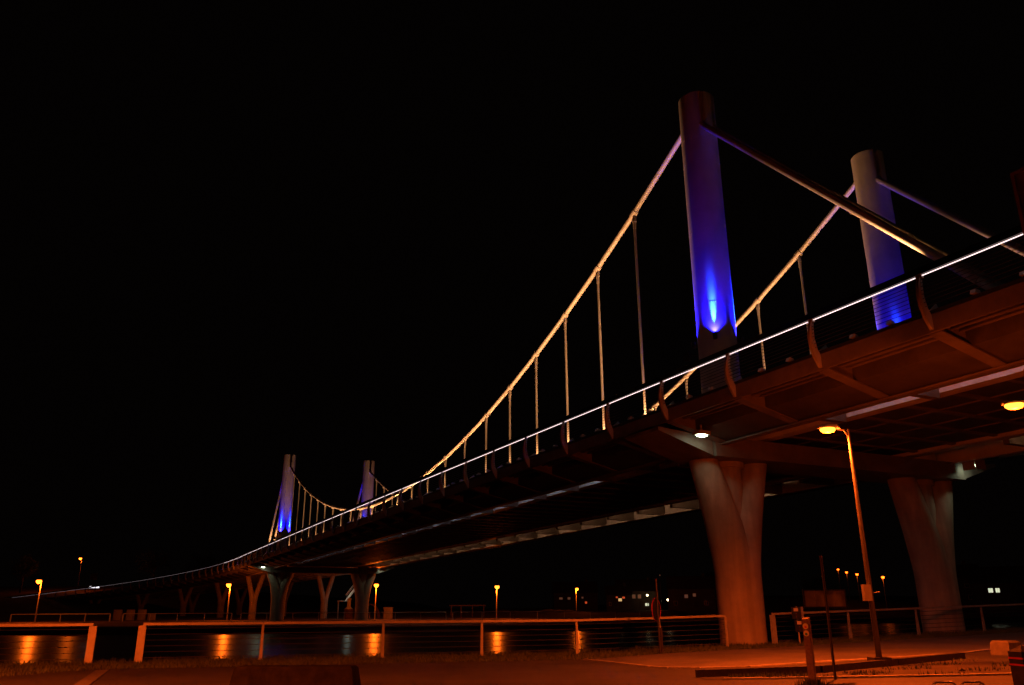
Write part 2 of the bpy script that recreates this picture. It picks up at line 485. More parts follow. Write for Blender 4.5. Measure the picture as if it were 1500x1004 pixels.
# pylons on forked piers
def ring(cx, cy, z, rx, ry, seg=28):
    return [(cx + rx * math.cos(2 * math.pi * k / seg), cy + ry * math.sin(2 * math.pi * k / seg), z) for k in range(seg)]
def loft(mb, keys, seg=28, steps=6):
    """keys: (cx, z, rx, ry) smoothly joined"""
    rs = []
    for (c0, z0, a0, b0), (c1, z1, a1, b1) in zip(keys, keys[1:]):
        for i in range(steps):
            t = i / steps
            rs.append(ring(c0 + (c1 - c0) * t, 0, z0 + (z1 - z0) * t, a0 + (a1 - a0) * t, b0 + (b1 - b0) * t, seg))
    c, z, a, b_ = keys[-1]
    rs.append(ring(c, 0, z, a, b_, seg))
    mb.rings(rs)
PR = 0.928
def pylon(s, u, top, zbase, outer):
    py = MB()
    prof = [(PR - .02, 8.35 if s == 0 else zr(s) - 2.6)]
    prof += [(PR, prof[0][1] + .05), (PR, top - .06), (PR - .05, top), (0.3, top + .02)]
    py.lathe(prof, (0, 0, 0), 48)
    o = py.build('pylon', M['steel_pale'], bridge)
    o.location = (u, s, 0)
    dz = zr(s) - 10.96
    for z in (15.7, 19.6, 23.5, 24.95):
        MB().lathe([(PR + .002, z - .025), (PR + .006, z - .02), (PR + .006, z + .02), (PR + .002, z + .025)], (0, 0, dz * 1.0), 48).build('seam_ring', M['steel_pale'], o)
    for k in range(4):
        a = R(45 + 90 * k)
        cx, cy, zf = math.cos(a), math.sin(a), 13.72 + dz
        f = MB()
        f.tube([((PR + .20) * cx, (PR + .20) * cy, zf), ((PR + .20) * cx, (PR + .20) * cy, zf + .30)], [.10, .12], 12)
        f.beam(((PR - .02) * cx, (PR - .02) * cy, zf + .06), ((PR + .20) * cx, (PR + .20) * cy, zf + .06), .06, .05)
        f.build('uplight', M['steel_dark'], o)
        lamp('blue_uplight', 'SPOT', ((PR + .20) * cx, (PR + .20) * cy, zf + .34), P_BLUE, BLUE, o, (-.48 * cx, -.48 * cy, 1), R(92), 1.0, 0.03)
        lamp('blue_uplight', 'SPOT', ((PR + .20) * cx, (PR + .20) * cy, zf + .34), P_BLUE * 10, BLUE_CORE, o, (-.18 * cx, -.18 * cy, 1), R(15), 1.0, 0.05)
    # small camera on a bracket
    m = MB()
    m.beam((-.75 * PR, .66 * PR, 13.35 + dz), (-.75 * 1.45, .66 * 1.45, 13.35 + dz), .05, .05)
    m.box((-.75 * 1.5, .66 * 1.5, 13.25 + dz), (.22, .32, .42), .5)
    m.build('bracket_camera', M['steel_dark'], o)
    # pier
    pm = MB()
    ztop = zr(s) - 2.96
    loft(pm, [(0, zbase - 1.0, 1.04, .92), (0, 3.0, 1.06, .92), (0, 3.6, 1.10, .92)])
    for sg in (-1, 1):
        loft(pm, [(0.02 * sg, 2.9, 1.03, .90), (.16 * sg, 3.7, .96, .885), (.62 * sg, 5.4, .80, .83), (1.30 * sg, ztop - .5, .64, .74), (1.44 * sg, ztop, .62, .72)], steps=8)
    p = pm.build('pier', M['concrete'], bridge)
    p.location = (u, s, 0)
    sh = MB().lathe([(.72, 4.6), (.72, ztop - .25), (.86, ztop - .25), (.86, ztop + .02)], (0, 0.25, 0), 24).build('core_shaft', M['concrete'], p)
    return o
pylon(0, 0, 27.61, 0.1, -1)
pylon(0, WD, 27.61, 0.4, 1)
pylon(L, 0, 25.30, 0.3, -1)
pylon(L, WD, 25.30, 0.3, 1)
for s0 in (0, L):
    z = zr(s0)
    m = MB()
    m.box((WD / 2, s0, z - 2.53), (WD + 3.6, 2.7, 0.86))
    m.build('pier_cap', M['steel_under'], bridge, False)
    for u in (0, WD):
        sg = -1 if u == 0 else 1
        m = MB()
        m.prism([(0.0, -2.10), (0.0, -2.93), (2.9, -2.05), (2.9, -1.9)], (u + sg * 1.84, s0, z), (sg, 0, 0), (0, 0, 1), (0, 1, 0), 2.4)
        m.build('cap_bracket', M['steel_under'], bridge, False)

# main cables, stays and hangers with their uplights
def zc(s):
    return 26.8828 - 0.544127 * s + 0.0050457 * s * s
upl = MB()
upl.tube([(0, 0, 0), (0, 0, .18)], [.10, .13], 12)
upl.box((0, 0, -.03), (.3, .3, .06))
upm = upl.mesh('hanger_uplight', M['steel_dark'])
hangers = [Q0 + DQ * k for k in range(23)]
def uplight(s, u, power, du=0.0, ds=0.28, tilt=(0, 0, 1), cone=44):
    o = link('hanger_uplight', upm, bridge, bp(s + ds, u + du, -1.0))
    lamp('warm_uplight', 'SPOT', (0, 0, .2), power, WARM, o, tilt, R(cone), 1.0, 0.06)
for u in (0.0, WD):
    pts = [Vector((u, PR * .9, zc(PR * .9)))] + [Vector((u, s, zc(s))) for s in hangers] + [Vector((u, L - PR * .9, zc(L - PR * .9)))]
    MB().tube(pts, 0.155, 14).build('main_cable', M['steel_pale'], bridge)
    for s in hangers:
        a, c = Vector((u, s, zc(s))), bp(s, u, -1.3)
        h = MB().tube([a - Vector((0, 0, .5)), c], 0.074, 8).build('hanger', M['steel_pale'], bridge)
        f = MB()
        f.tube([a + Vector((0, -.2, .09)), a + Vector((0, .2, -.09))], .205, 14)
        f.box(a - Vector((0, 0, .32)), (.15, .20, .5))
        f.tube([a - Vector((0, 0, .48)), a - Vector((0, 0, 1.0))], [.10, .085], 8)
        f.build('clamp', M['steel_pale'], h)
        uplight(s, u, P_HANGER * (0.9 + (4.2 if s < L / 2 else 1.5) * max(0, (zc(s) - 12.2) / 14) ** 1.5), du=-0.16, ds=-0.18, tilt=(.03, .02, 1), cone=116 if s < L - 16 else 76)
    # back stays in pairs
    for du in (-.40, .40):
        MB().tube([(u + du, 0.1, 26.45), (u + du, -15.3, 10.05)], 0.165, 14).build('back_stay', M['steel_pale'], bridge)
        MB().tube([(u + du, L - .1, 23.9), (u + du, L + 12.4, 8.9)], 0.165, 14).build('back_stay', M['steel_pale'], bridge)
    for zz, ss in ((12.2, -13.4), (L + 10.6, 0)) and ((-13.4, 12.1), (L + 9.9, 12.0)):
        m = MB()
        sg = -1 if zz < 0 else 1
        m.box((u, zz, ss), (1.2, .22, .34), rot=Matrix.Rotation(sg * R(43), 3, 'X'))
        m.build('stay_clamp', M['steel_grey'], bridge)
    for ds, pw in ((-10.6, 15000), (-7.4, 3500), (-4.0, 700)):
        uplight(ds, u, pw, 0, 0, (0, -.04, 1), 40)
    for ds, pw in ((8.2, 2500), (5.0, 900)):
        uplight(L + ds, u, pw, 0, 0, (0, .04, 1), 40)

# approach piers (open forks)
def fork():
    m = MB()
    loft(m, [(0, -1.0, .62, .6), (0, 3.1, .62, .6), (0, 3.5, .72, .6)], 16, 3)
    for sg in (-1, 1):
        loft(m, [(.05 * sg, 3.0, .58, .58), (.3 * sg, 3.9, .44, .5), (1.35 * sg, 7.4, .40, .45)], 16, 4)
    return m.mesh('approach_pier', M['concrete'])
fm = fork()
for t in (21, 42, 63, 84, 105, 126):
    for u in (0.2, WD - 0.2):
        p = bp(L + t, u)
        o = link('approach_pier', fm, bridge, (p.x, p.y, 0), heading(L + t))
        o.scale = (1, 1, (zr(L + t) - 2.1) / 7.4)
# solid abutment at the far end
p = bp(S_END - 2, WD / 2)
m = MB().box((0, 0, 0), (WD + 9, 6, 9))
o = m.build('abutment', M['concrete'], bridge, False)
o.location = (p.x, p.y, zr(S_END) - 6.6)
o.rotation_euler = (0, 0, heading(S_END))

# floodlights under the footways, one at each pier
def floodlight(s, u, sg, label):
    w = bridge_world(bp(s, u, -2.28))
    t = thing('floodlight', label, 'floodlight', w, R(26.548), 'floodlights at the pier heads')
    m = MB()
    m.box((0, 0, .10), (.62, .44, .16))
    m.tube([(0, 0, .17), (0, 0, .46)], .05, 8)
    m.build('housing', M['steel_grey'], t, False)
    m = MB()
    m.rings([ring(0, 0, 0.018, .27, .19, 20), ring(0, 0, -.03, .25, .17, 20), ring(0, 0, -.055, .15, .10, 20)])
    m.build('lens', M['white_lens'], t)
    m = MB().prism([(-.1, .42), (1.3, .02), (1.3, -.02), (-.1, .38)], (0, .55, 0), (-sg, 0, 0), (0, 0, 1), (0, 1, 0), .30)
    m.build('shield', M['galv'], t, False)
    if sg > 0:
        MB().box((0, -.34, -.02), (.8, .03, .5)).box((-.42, .02, -.02), (.03, .68, .5)).build('visor', M['steel_grey'], t, False)
    lamp('flood', 'SPOT', (0, 0, -.09), P_FLOOD, (.88, 1, .62), t, (-sg * 1.7, 1.9, -1.3), R(85), 1.0, .12)
    if s > 50:
        lamp('flood', 'SPOT', (0, 0, -.09), P_FLOOD * 6, (.88, 1, .62), t, (sg * .3, -.6, -1), R(130), 1.0, .12)
BM = Matrix.Translation((9.958, 37.27, 0)) @ Matrix.Rotation(R(26.548), 4, 'Z')
def bridge_world(v):
    return BM @ Vector(v)
floodlight(-1.9, -3.0, -1, 'white floodlight on the head of the big pier beside the railing gap')
floodlight(-1.9, WD + 1.9, 1, 'floodlight on the outer side of the second pier, behind the street lamp')
floodlight(L - 1.9, -3.0, -1, 'small floodlight on the far bank pier below the two-spot pylon')
floodlight(L - 1.9, WD + 2.6, 1, 'small floodlight on the far bank pier next to a street lamp')

# things standing on the bridge
t = thing('sign_board', 'rust-brown board fixed outside the bridge handrail above the near approach', 'sign', (0, 0, 0))
t.matrix_world = BM @ Matrix.Translation(bp(-17.75, -5.02))
m = MB().box((0, -1.5, .35), (.06, 2.9, 2.3))
m.build('panel', M['rust'], t, False)
m = MB()
for y, z, dy, dz in ((-1.5, 1.53, 3.06, .08), (-1.5, -.83, 3.06, .08), (-.02, .35, .09, 2.3), (-2.98, .35, .09, 2.3)):
    m.box((0, y, z), (.14, dy, dz))
m.build('frame', M['rust'], t, False)
m = MB()
for y in (-.6, -2.4):
    m.box((.17, y, -.5), (.26, .08, .08))
m.build('bracket', M['steel_dark'], t, False)

t = thing('signal_post', 'dark traffic signal post with a dim red light standing on the bridge deck', 'traffic signal', bridge_world(bp(64, WD - 2.6, -1.04)), R(26.5))
MB().tube([(0, 0, 0), (0, 0, 4.6)], .07, 8).build('pole', M['pole'], t)
MB().box((-.35, 0, 4.2), (.55, .2, 1.7)).build('signal_head', M['sign_dark'], t, False)
MB().box((.42, 0, 4.2), (.6, .08, 1.6)).build('backing_board', M['sign_dark'], t, False)
MB().tube([(.35, -.06, 3.9), (.35, -.1, 3.9)], .10, 12).build('lens', M['win_red'], t)

# ------------------------------------------------------------------ street lamps
def street_lamp(label, loc, height, arm_dir, near=True, group='sodium street lamps', power=None, red=False, bowl=480.0):
    t = thing('street_lamp', label, 'street lamp', loc, 0, group)
    m = MB()
    m.tube([(0, 0, -.3), (0, 0, height * .3), (0, 0, height)], [.085, .068, .042] if near else [.11, .09, .06], 12)
    m.build('pole', M['pole' if near else 'steel_grey'], t)
    a = Vector((arm_dir[0], arm_dir[1], 0))
    a.normalize()
    ln = .5 if near else .35
    MB().tube([(0, 0, height - .22), a * .12 + Vector((0, 0, height - .02)), a * .3 + Vector((0, 0, height + .02))], .032, 8).build('arm', M['pole'], t)
    hd = MB()
    sd = Vector((-a.y, a.x, 0))
    def hring(d, w, z0, z1):
        return [a * d + sd * (w * math.cos(q)) + Vector((0, 0, height + (z0 + z1) / 2 + (z1 - z0) / 2 * math.sin(q))) for q in [2 * math.pi * k / 12 for k in range(12)]]
    hd.rings([hring(.22, .05, 0, .08), hring(.32, .12, .01, .15), hring(.32 + ln * .5, .17, .015, .17), hring(.32 + ln, .10, .02, .11), hring(.35 + ln, .03, .04, .08)])
    hd.build('lamp_head', M['steel_grey'], t)
    c = a * (.32 + ln * .5) + Vector((0, 0, height + .02))
    le = MB()
    if near:
        le.rings([[c + a * (ln * .45 * sc * math.cos(q)) + sd * (.15 * sc * math.sin(q)) + Vector((0, 0, z)) for q in [2 * math.pi * k / 16 for k in range(16)]] for sc, z in ((1, .015), (.95, -.05), (.7, -.10), (.25, -.12))])
        le.build('lens', M['sodium_lens_near'], t)
        lamp('sodium', 'SPOT', c + Vector((0, 0, -.20)), power or P_STREET, SODIUM, t, (0, 0, -1), R(172), .6, .12)
        lamp('sodium_bowl', 'POINT', c + Vector((0, 0, -.24)), bowl, SODIUM, t, radius=.10)
    else:
        le.lathe([(.08, -.46), (.28, -.36), (.38, -.15), (.36, .02), (.1, .05)], tuple(c + Vector((0, 0, -.03))), 12)
        le.build('lens', M['sodium_lens_red'] if red else M['sodium_lens'], t)
        lamp('sodium', 'POINT', c + Vector((0, 0, -.80)), 1200 if not red else 40, (1, .12, .005), t, radius=.3)
        MB().lathe([(.40, .03), (.38, .07), (.2, .16), (.05, .18)], tuple(c), 14).build('hood', M['steel_grey'], t)
    return t
l1 = street_lamp('tall sodium street lamp with a grey box on its pole beside the wooden marker post', (9.66, 22.93, .15), 6.36, (-1, .05))
MB().box((0, 0, .06), (.46, .46, .34)).build('plinth', M['timber_dark'], l1, False)
MB().box((-.13, -.09, 1.86), (.20, .16, .42)).build('control_box', M['steel_grey'], l1, False)
MB().tube([(.08, 0, 1.86), (.26, 0, 1.88)], .015, 6).build('peg', M['galv'], l1)
street_lamp('brightest sodium street lamp, hanging in front of the underside of the deck', (13.15, 19.6, .25), 6.2, (-1, .6), power=P_STREET * .16, bowl=420.0)
# the next lamp of the row, behind the viewer, lights the road and the gate posts
street_lamp('sodium street lamp standing by the road outside the view, opposite the gap in the railing', (-12.5, 8.0, 0), 6.4, (.5, .9), power=P_STREET * 5.5, bowl=10.0)
street_lamp('far bank sodium street lamp farthest upstream, before the dark embankment', (-69.42, 124, .4), 5.7, (-.3, -1), False)
street_lamp('sodium street lamp standing on the road at the end of the bridge', (-126.4, 245, 8.6), 8.1, (-1, -.3), False)
street_lamp('far bank sodium street lamp beside the end of the white railing at its gap', (-45.6, 136, .2), 5.6, (-.2, -1), False)
street_lamp('far bank sodium street lamp right beside a floodlit pier', (-22.4, 138, .2), 5.5, (.2, -1), False)
street_lamp('far bank sodium street lamp standing alone past the timber frame', (-2.85, 144, .2), 5.3, (.2, -1), False)
street_lamp('distant sodium street lamp among the earth heaps', (14.8, 200, .9), 5.5, (.5, -1), False)
for i, (x, y, z, h) in enumerate([(116.0, 300, 14.92, 8), (107.0, 270, 12.73, 8), (98.0, 240, 10.92, 8), (87.7, 200, 8.71, 7)]):
    street_lamp(('small orange street lamp at the top end of the rising row of four', 'second small orange lamp down from the top of the rising row of four', 'third small orange lamp down from the top of the rising row of four', 'lowest small orange lamp of the rising row, set apart beside the tall lamp pole')[i], (x, y, z - h), h, (-.3, -1), False, 'distant row of orange street lamps', None, True)

# ------------------------------------------------------------------ near railing
def railing(name, label, pts, first_wide, last_wide, height=1.22, wires=6, wide_all=False, m='galv', rail=(0.12, 0.085), group='tubular railings along the near bank'):
    base = pts[0]
    t = thing(name, label, 'railing', (base[0], base[1], base[2]), 0, group)
    P = [Vector(p) - Vector(base) for p in pts]
    # corner pieces of the top rail butt on the posts
    mb = MB()
    for a, c in zip(P, P[1:]):
        d = (c - a).normalized() * .012
        mb.beam(a + Vector((0, 0, height)) + d, c + Vector((0, 0, height)) - d * .0, rail[0], rail[1])
    mb.build('top_rail', M[m], t)
    for i, q in enumerate(P):
        d = (P[min(i + 1, len(P) - 1)] - P[max(i - 1, 0)]).normalized()
        w = (first_wide if i == 0 else last_wide if i == len(P) - 1 else None)
        pm = MB()
        sd = d.cross(Vector((0, 0, 1)))
        if w:
            pm.prism([(-w / 2, -.15), (w / 2, -.15), (w / 2, height - rail[1] / 2 - .003), (-w / 2, height - rail[1] / 2 - .003)], q, d, (0, 0, 1), sd, .09)
        else:
            wb = .12 if not wide_all else .19
            pm.prism([(-wb / 2, -.15), (wb / 2, -.15), (.04, height - rail[1] / 2 - .003), (-.04, height - rail[1] / 2 - .003)], q, d, (0, 0, 1), sd, .06)
            pm.prism([(-wb * .8, -.02), (wb * .8, -.02), (wb * .8, .03), (-wb * .8, .03)], q, d, (0, 0, 1), sd, .16)
        pm.build('post', M[m], t, False)
    for k in range(wires):
        z = height * (.12 + .76 * k / max(1, wires - 1))
        wb = MB()
        wb.tube([q + Vector((0, 0, z)) for q in P], .010, 5)
        wb.build('wire', M['pole'], t)
    return t
def fp(x, dz=0.0):
    return (x, interp(x, FENCE), zg(x) + dz)
railing('bank_railing', 'galvanised railing stretch ending at the open gap in the railing upstream', [fp(-31), fp(-27.2), fp(-23.5), fp(-19.9), fp(-16.8), fp(-14.1)], None, .24)
railing('bank_railing', 'longest galvanised wire railing between the open gap and the big pier', [fp(-12.64), fp(-8.85), fp(-4.75), fp(-1.19), fp(2.46), fp(5.9), fp(8.75)], .24, .1)
railing('bank_railing', 'galvanised railing with tapered posts running past the second pier', [fp(11.0), fp(15.0), fp(19.0), fp(23.2), fp(26.9)], .24, .2, wide_all=True)
railing('bank_railing', 'galvanised railing stretch continuing beyond the second pier after a gap', [fp(28.4), fp(32.4), fp(36.4), fp(40.4)], .2, .2, wide_all=True)

# far railing
def ff(x):
    y = interp(x, [(-120, 133), (-44, 132), (-10, 134), (30, 152)])
    return (x, y, zfar(x, y))
def frange(a, b, n):
    return [ff(a + (b - a) * i / n) for i in range(n + 1)]
for a, b_, n, lab in ((-78, -62.5, 4, 'pale railing on the far bank in front of the upright concrete slabs, upstream stretch'), (-60.5, -43.6, 4, 'pale railing on the far bank ending beside a street lamp'),
                     (-42.2, -10.6, 8, 'long pale railing on the far bank passing in front of the far piers'), (-9.5, 22, 7, 'dim railing on the far bank past the timber frame')):
    railing('far_railing', lab, frange(a, b_, n), .16, .16, 1.12, 2, False, 'galv_far', (.12, .10), 'railings along the far bank')

# ------------------------------------------------------------------ kerbs, edging, markings
def kerb_run(name, label, tab, xs, w, h, m, stone, dz=0.0):
    t = thing(name, label, 'kerb', (0, 0, 0))
    pts = [Vector((x, interp(x, tab), zg(x) + dz)) for x in xs]
    for a, c in zip(pts, pts[1:]):
        n = max(1, round((c - a).length / stone))
        for i in range(n):
            p, q = a.lerp(c, i / n), a.lerp(c, (i + 1) / n)
            d = (q - p).normalized() * .008
            MB().beam(p + d + Vector((0, 0, random.uniform(-.004, .004))), q - d, w, h * 2).build('kerb_stone', M[m], t, False)
    return t
kerb_run('path_kerb', 'pale concrete kerb between the cycle path and the road', KERB_LO, [2.4, 3.0, 3.5, 4.0, 4.4, 5.2, 6.5, 8.8, 11.5, 14, 16.5, 22, 27], .16, .03, 'kerb', 1.0, .01)
kerb_run('low_kerb', 'low concrete kerb along the front of the soil island', LOWKERB, [4.9, 8, 11, 14.5], .14, .05, 'kerb', 1.0, .0)
te = thing('timber_edging', 'dark timber beam edging the soil island, chipped at its end', 'edging', (4.46, 21.3, .02), 0)
for (x0, x1) in ((4.46, 7.5), (7.52, 10.1), (10.12, 12.75)):
    a = Vector((x0 - 4.46, interp(x0, TIMBER) - 21.3, zg(x0) + .06))
    c = Vector((x1 - 4.46, interp(x1, TIMBER) - 21.3, zg(x1) + .06))
    MB().beam(a, c, .2, .20).build('beam', M['timber_dark'], te, False)
st = MB()
st.beam((-11.95, 25.3, .012), (-9.6, 19.2, .012), .34, .02)
struct(st.build('paved_strip', M['path'], None, False))

# ------------------------------------------------------------------ signs and small things on the near bank
t = thing('route_marker_post', 'square wooden marker post with round coloured route discs', 'marker post', (6.16, 18.02, .06), R(-38))
MB().add([(-.065, -.065, -.2), (.065, -.065, -.2), (.065, .065, -.2), (-.065, .065, -.2), (-.065, -.065, 1.34), (.065, -.065, 1.34), (.065, .065, 1.38), (-.065, .065, 1.38)],
         [(3, 2, 1, 0), (4, 5, 6, 7), (0, 1, 5, 4), (1, 2, 6, 5), (2, 3, 7, 6), (3, 0, 4, 7)]).build('post', M['wood'], t, False)
def disc(parent, c, nrm, r, m, name='disc', th=.008):
    n = Vector(nrm).normalized()
    MB().tube([Vector(c), Vector(c) + n * th], r, 18).build(name, M[m], parent)
for z, mm in ((1.20, 'sign_red'), (1.06, 'sign_green')):
    disc(t, (0, -.0655, z), (0, -1, 0), .058, 'sign_white', 'route_disc')
    disc(t, (0, -.074, z - .015), (0, -1, 0), .028, mm, 'route_symbol', .004)
for z in (1.20, 1.07, .94):
    disc(t, (.0655, 0, z), (1, 0, 0), .05, 'wood', 'route_disc')
disc(t, (.074, 0, 1.07), (1, 0, 0), .02, 'sign_dark', 'route_symbol', .004)

t = thing('sign_board', 'wide panelled sign board seen from behind on a tall thin pole', 'sign', (7.24, 19.67, .09), R(8))
MB().tube([(0, 0, -.2), (0, 0, 2.66)], .032, 10).build('pole', M['steel_dark'], t)
for k in range(4):
    MB().box((-.375 + .25 * k, .05, 1.74), (.243, .018, .36)).build('panel', M['sign_back'], t, False)
m = MB()
m.box((0, .036, 1.93), (1.04, .012, .025))
m.box((0, .036, 1.55), (1.04, .012, .025))
m.box((-.515, .05, 1.74), (.022, .04, .42))
m.box((.515, .05, 1.74), (.022, .04, .42))
m.build('frame', M['sign_dark'], t, False)
MB().tube([(0, 0, 2.66), (0, 0, 2.70)], .036, 10).build('cap', M['rust'], t)

t = thing('round_sign', 'round red-rimmed road sign seen from behind on a dark pole by the railing', 'sign', (5.44, 32.13, .05), R(58))
MB().tube([(0, 0, -.2), (0, 0, 2.62)], .04, 10).build('pole', M['steel_dark'], t)
MB().tube([(0, .05, 1.56), (0, .062, 1.56)], .40, 28).build('disc', M['sign_dark'], t)
rg = MB()
rg.rings([[((.425 if k < 2 else .395) * math.cos(q), .045 + (.025 if k in (1, 2) else 0), 1.56 + (.425 if k < 2 else .395) * math.sin(q)) for q in [2 * math.pi * j / 32 for j in range(32)]] for k in range(4)], cap=False)
rg.build('rim', M['sign_red'], t)
MB().tube([(0, 0, 2.62), (0, 0, 2.66)], .045, 10).build('cap', M['rust'], t)
MB().box((.14, .0, .45), (.16, .1, .9)).build('guard_post', M['timber_dark'], t, False)

t = thing('cycle_route_sign', 'two small dark cycle-route panels on a short pale post by the big pier', 'sign', (11.94, 35.97, .2), R(10))
MB().tube([(0, 0, -.2), (0, 0, 1.5)], .035, 8).build('post', M['galv'], t)
for z, x in ((1.24, -.05), (.72, .04)):
    p = MB().box((x, -.06, z), (.42, .04, .48)).build('panel', M['sign_dark'], t, False)
    MB().box((x - .02, -.084, z + .13), (.20, .006, .13)).build('number_plate', M['sign_white'], p, False)
    # node number and arrow strokes
    MB().box((x - .02, -.084, z - .03), (.05, .006, .05)).build('symbol', M['rust'], p, False)
    MB().box((x - .02, -.084, z - .15), (.035, .006, .10)).build('arrow', M['rust'], p, False)
MB().box((.25, .05, 1.24), (.16, .03, .48)).build('side_panel', M['sign_back'], t, False)

def chamfer_block(name, label, loc, rz, lx, ly, h, bat, m, cat='block', group=None):
    b = MB()
    b.add([(-lx / 2 - bat, -ly / 2 - bat, -.1), (lx / 2 + bat, -ly / 2 - bat, -.1), (lx / 2 + bat, ly / 2 + bat, -.1), (-lx / 2 - bat, ly / 2 + bat, -.1),
           (-lx / 2, -ly / 2, h - .05), (lx / 2, -ly / 2, h - .05), (lx / 2, ly / 2, h - .05), (-lx / 2, ly / 2, h - .05),
           (-lx / 2 + .05, -ly / 2 + .05, h), (lx / 2 - .05, -ly / 2 + .05, h), (lx / 2 - .05, ly / 2 - .05, h), (-lx / 2 + .05, ly / 2 - .05, h)],
          [(3, 2, 1, 0), (0, 1, 5, 4), (1, 2, 6, 5), (2, 3, 7, 6), (3, 0, 4, 7), (4, 5, 9, 8), (5, 6, 10, 9), (6, 7, 11, 10), (7, 4, 8, 11), (8, 9, 10, 11)])
    o = b.build(name, M[m], None, False)
    o.location = loc
    o.rotation_euler = (0, 0, rz)
    return tag(o, label, cat, group)
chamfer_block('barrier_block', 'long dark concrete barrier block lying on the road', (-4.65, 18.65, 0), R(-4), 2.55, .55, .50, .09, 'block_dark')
chamfer_block('concrete_block', 'short pale concrete block at the edge of the road behind the bollard', (14.75, 25.9, .27), R(30), .62, .55, .40, .04, 'concrete_block')

t = thing('bollard', 'square wooden bollard with pointed top and two red bands', 'bollard', (8.40, 14.3, .12), R(10))
MB().add([(-.15, -.15, -.2), (.15, -.15, -.2), (.15, .15, -.2), (-.15, .15, -.2), (-.15, -.15, .80), (.15, -.15, .80), (.15, .15, .80), (-.15, .15, .80), (0, 0, .90)],
         [(3, 2, 1, 0), (0, 1, 5, 4), (1, 2, 6, 5), (2, 3, 7, 6), (3, 0, 4, 7), (4, 5, 8), (5, 6, 8), (6, 7, 8), (7, 4, 8)]).build('shaft', M['timber_dark'], t, False)
for z in (.70, .60):
    MB().box((0, 0, z), (.312, .312, .028)).build('band', M['sign_red'], t, False)
for k, (x, y) in enumerate(((5.89, 12.0), (6.28, 12.0))):
    t = thing('hoop_stand', ('low rounded hoop frame on the side away from the wooden bollard', 'low rounded hoop frame on the side next to the wooden bollard')[k], 'stand', (x, y, .07), R(4), 'pair of low hoop stands')
    pts = [(-.18, 0, -.1), (-.18, 0, .50), (-.155, 0, .55), (-.11, 0, .575), (.11, 0, .575), (.155, 0, .55), (.18, 0, .50), (.18, 0, -.1)]
    MB().tube(pts, .014, 8).build('hoop', M['galv'], t)
    MB().box((0, 0, .32), (.33, .012, .44)).build('panel', M['sign_dark'], t, False)
chamfer_block('kerb_remnant', 'small dark stone lying on the soil island', (10.6, 20.6, .19), .4, .12, .09, .06, .01, 'block_dark', 'stone')

# ------------------------------------------------------------------ grass on the near bank
def grass():
    rnd = random.Random(3)
    vs, fs = [], []
    def blade(x, y, z, h):
        a = rnd.uniform(0, math.pi)
        w = rnd.uniform(.008, .02)
        lx, ly = rnd.uniform(-.4, .4) * h, rnd.uniform(-.4, .4) * h
        k = len(vs)
        vs.extend([(x - w * math.cos(a), y - w * math.sin(a), z), (x + w * math.cos(a), y + w * math.sin(a), z), (x + lx, y + ly, z + h)])
        fs.append((k, k + 1, k + 2))
    for _ in range(90000):
        x = rnd.uniform(-24, 40)
        yf, yp = interp(x, FENCE), interp(x, PATH_HI)
        y = rnd.uniform(yp + .02, yf + 1.3)
        d = (y - yp)
        if rnd.random() > .35 + .65 * (0.5 + .5 * math.sin(x * 1.7 + y * 2.3) * math.sin(x * .6)):
            continue
        z = zg(x) - (0 if y < yf + .7 else (y - yf - .7) * .2) - .01
        blade(x, y, z, rnd.uniform(.04, .13) + (.06 if y > yf + .5 else 0) + (.08 if rnd.random() < .05 else 0))
    for _ in range(3500):
        x = rnd.uniform(4.7, 12.6)
        y0, y1 = interp(x, LOWKERB), interp(x, TIMBER)
        y = y0 + (y1 - y0) * rnd.random() ** .8
        if math.sin(x * 2.3 + 1) * math.sin(y * 3.1) < .25 and abs(x - 6.3) > .7:
            continue
        blade(x, y, zg(x) + .01, rnd.uniform(.03, .12))
    for _ in range(700):
        a, r_ = rnd.uniform(0, 6.28), abs(rnd.gauss(0, .16))
        blade(6.16 + r_ * math.cos(a), 18.02 + r_ * math.sin(a), zg(6.1), rnd.uniform(.06, .22))
    o = MB().add(vs, fs).build('grass', M['grass'], None, False)
    tag(o, 'rough grass growing along the railing and round the marker post', 'grass')
    o['kind'] = 'stuff'
grass()

# ------------------------------------------------------------------ far bank things
for i, (x, w, h) in enumerate(((-68.2, 1.3, 1.75), (-66.0, 1.25, 1.75), (-64.0, 1.25, 1.75), (-62.3, 1.2, 1.1))):
    o = MB().add([(-w / 2, -.3, -.3), (w / 2, -.3, -.3), (w / 2, .3, -.3), (-w / 2, .3, -.3), (-w / 2, -.22, h), (w / 2, -.22, h), (w / 2, .22, h), (-w / 2, .22, h)],
                 [(3, 2, 1, 0), (4, 5, 6, 7), (0, 1, 5, 4), (1, 2, 6, 5), (2, 3, 7, 6), (3, 0, 4, 7)]).build('concrete_slab', M['concrete'], None, False)
    o.location = (x, 147, zfar(x, 147))
    tag(o, 'lower concrete slab at the end of the row of upright slabs' if i == 3 else 'tall upright concrete slab in the row on the far bank', 'slab', 'upright slabs on the far bank')

t = thing('site_cabin', 'pale box cabin behind the far railing next to the arched frame', 'cabin', (-22.0, 150, .2), .1)
MB().box((0, 0, .95), (1.5, 2.2, 1.9)).build('body', M['concrete'], t, False)
MB().box((0, 0, 1.95), (1.7, 2.4, .1)).build('roof', M['steel_grey'], t, False)
MB().box((0, -1.11, .75), (.6, .03, 1.4)).build('door', M['steel_grey'], t, False)

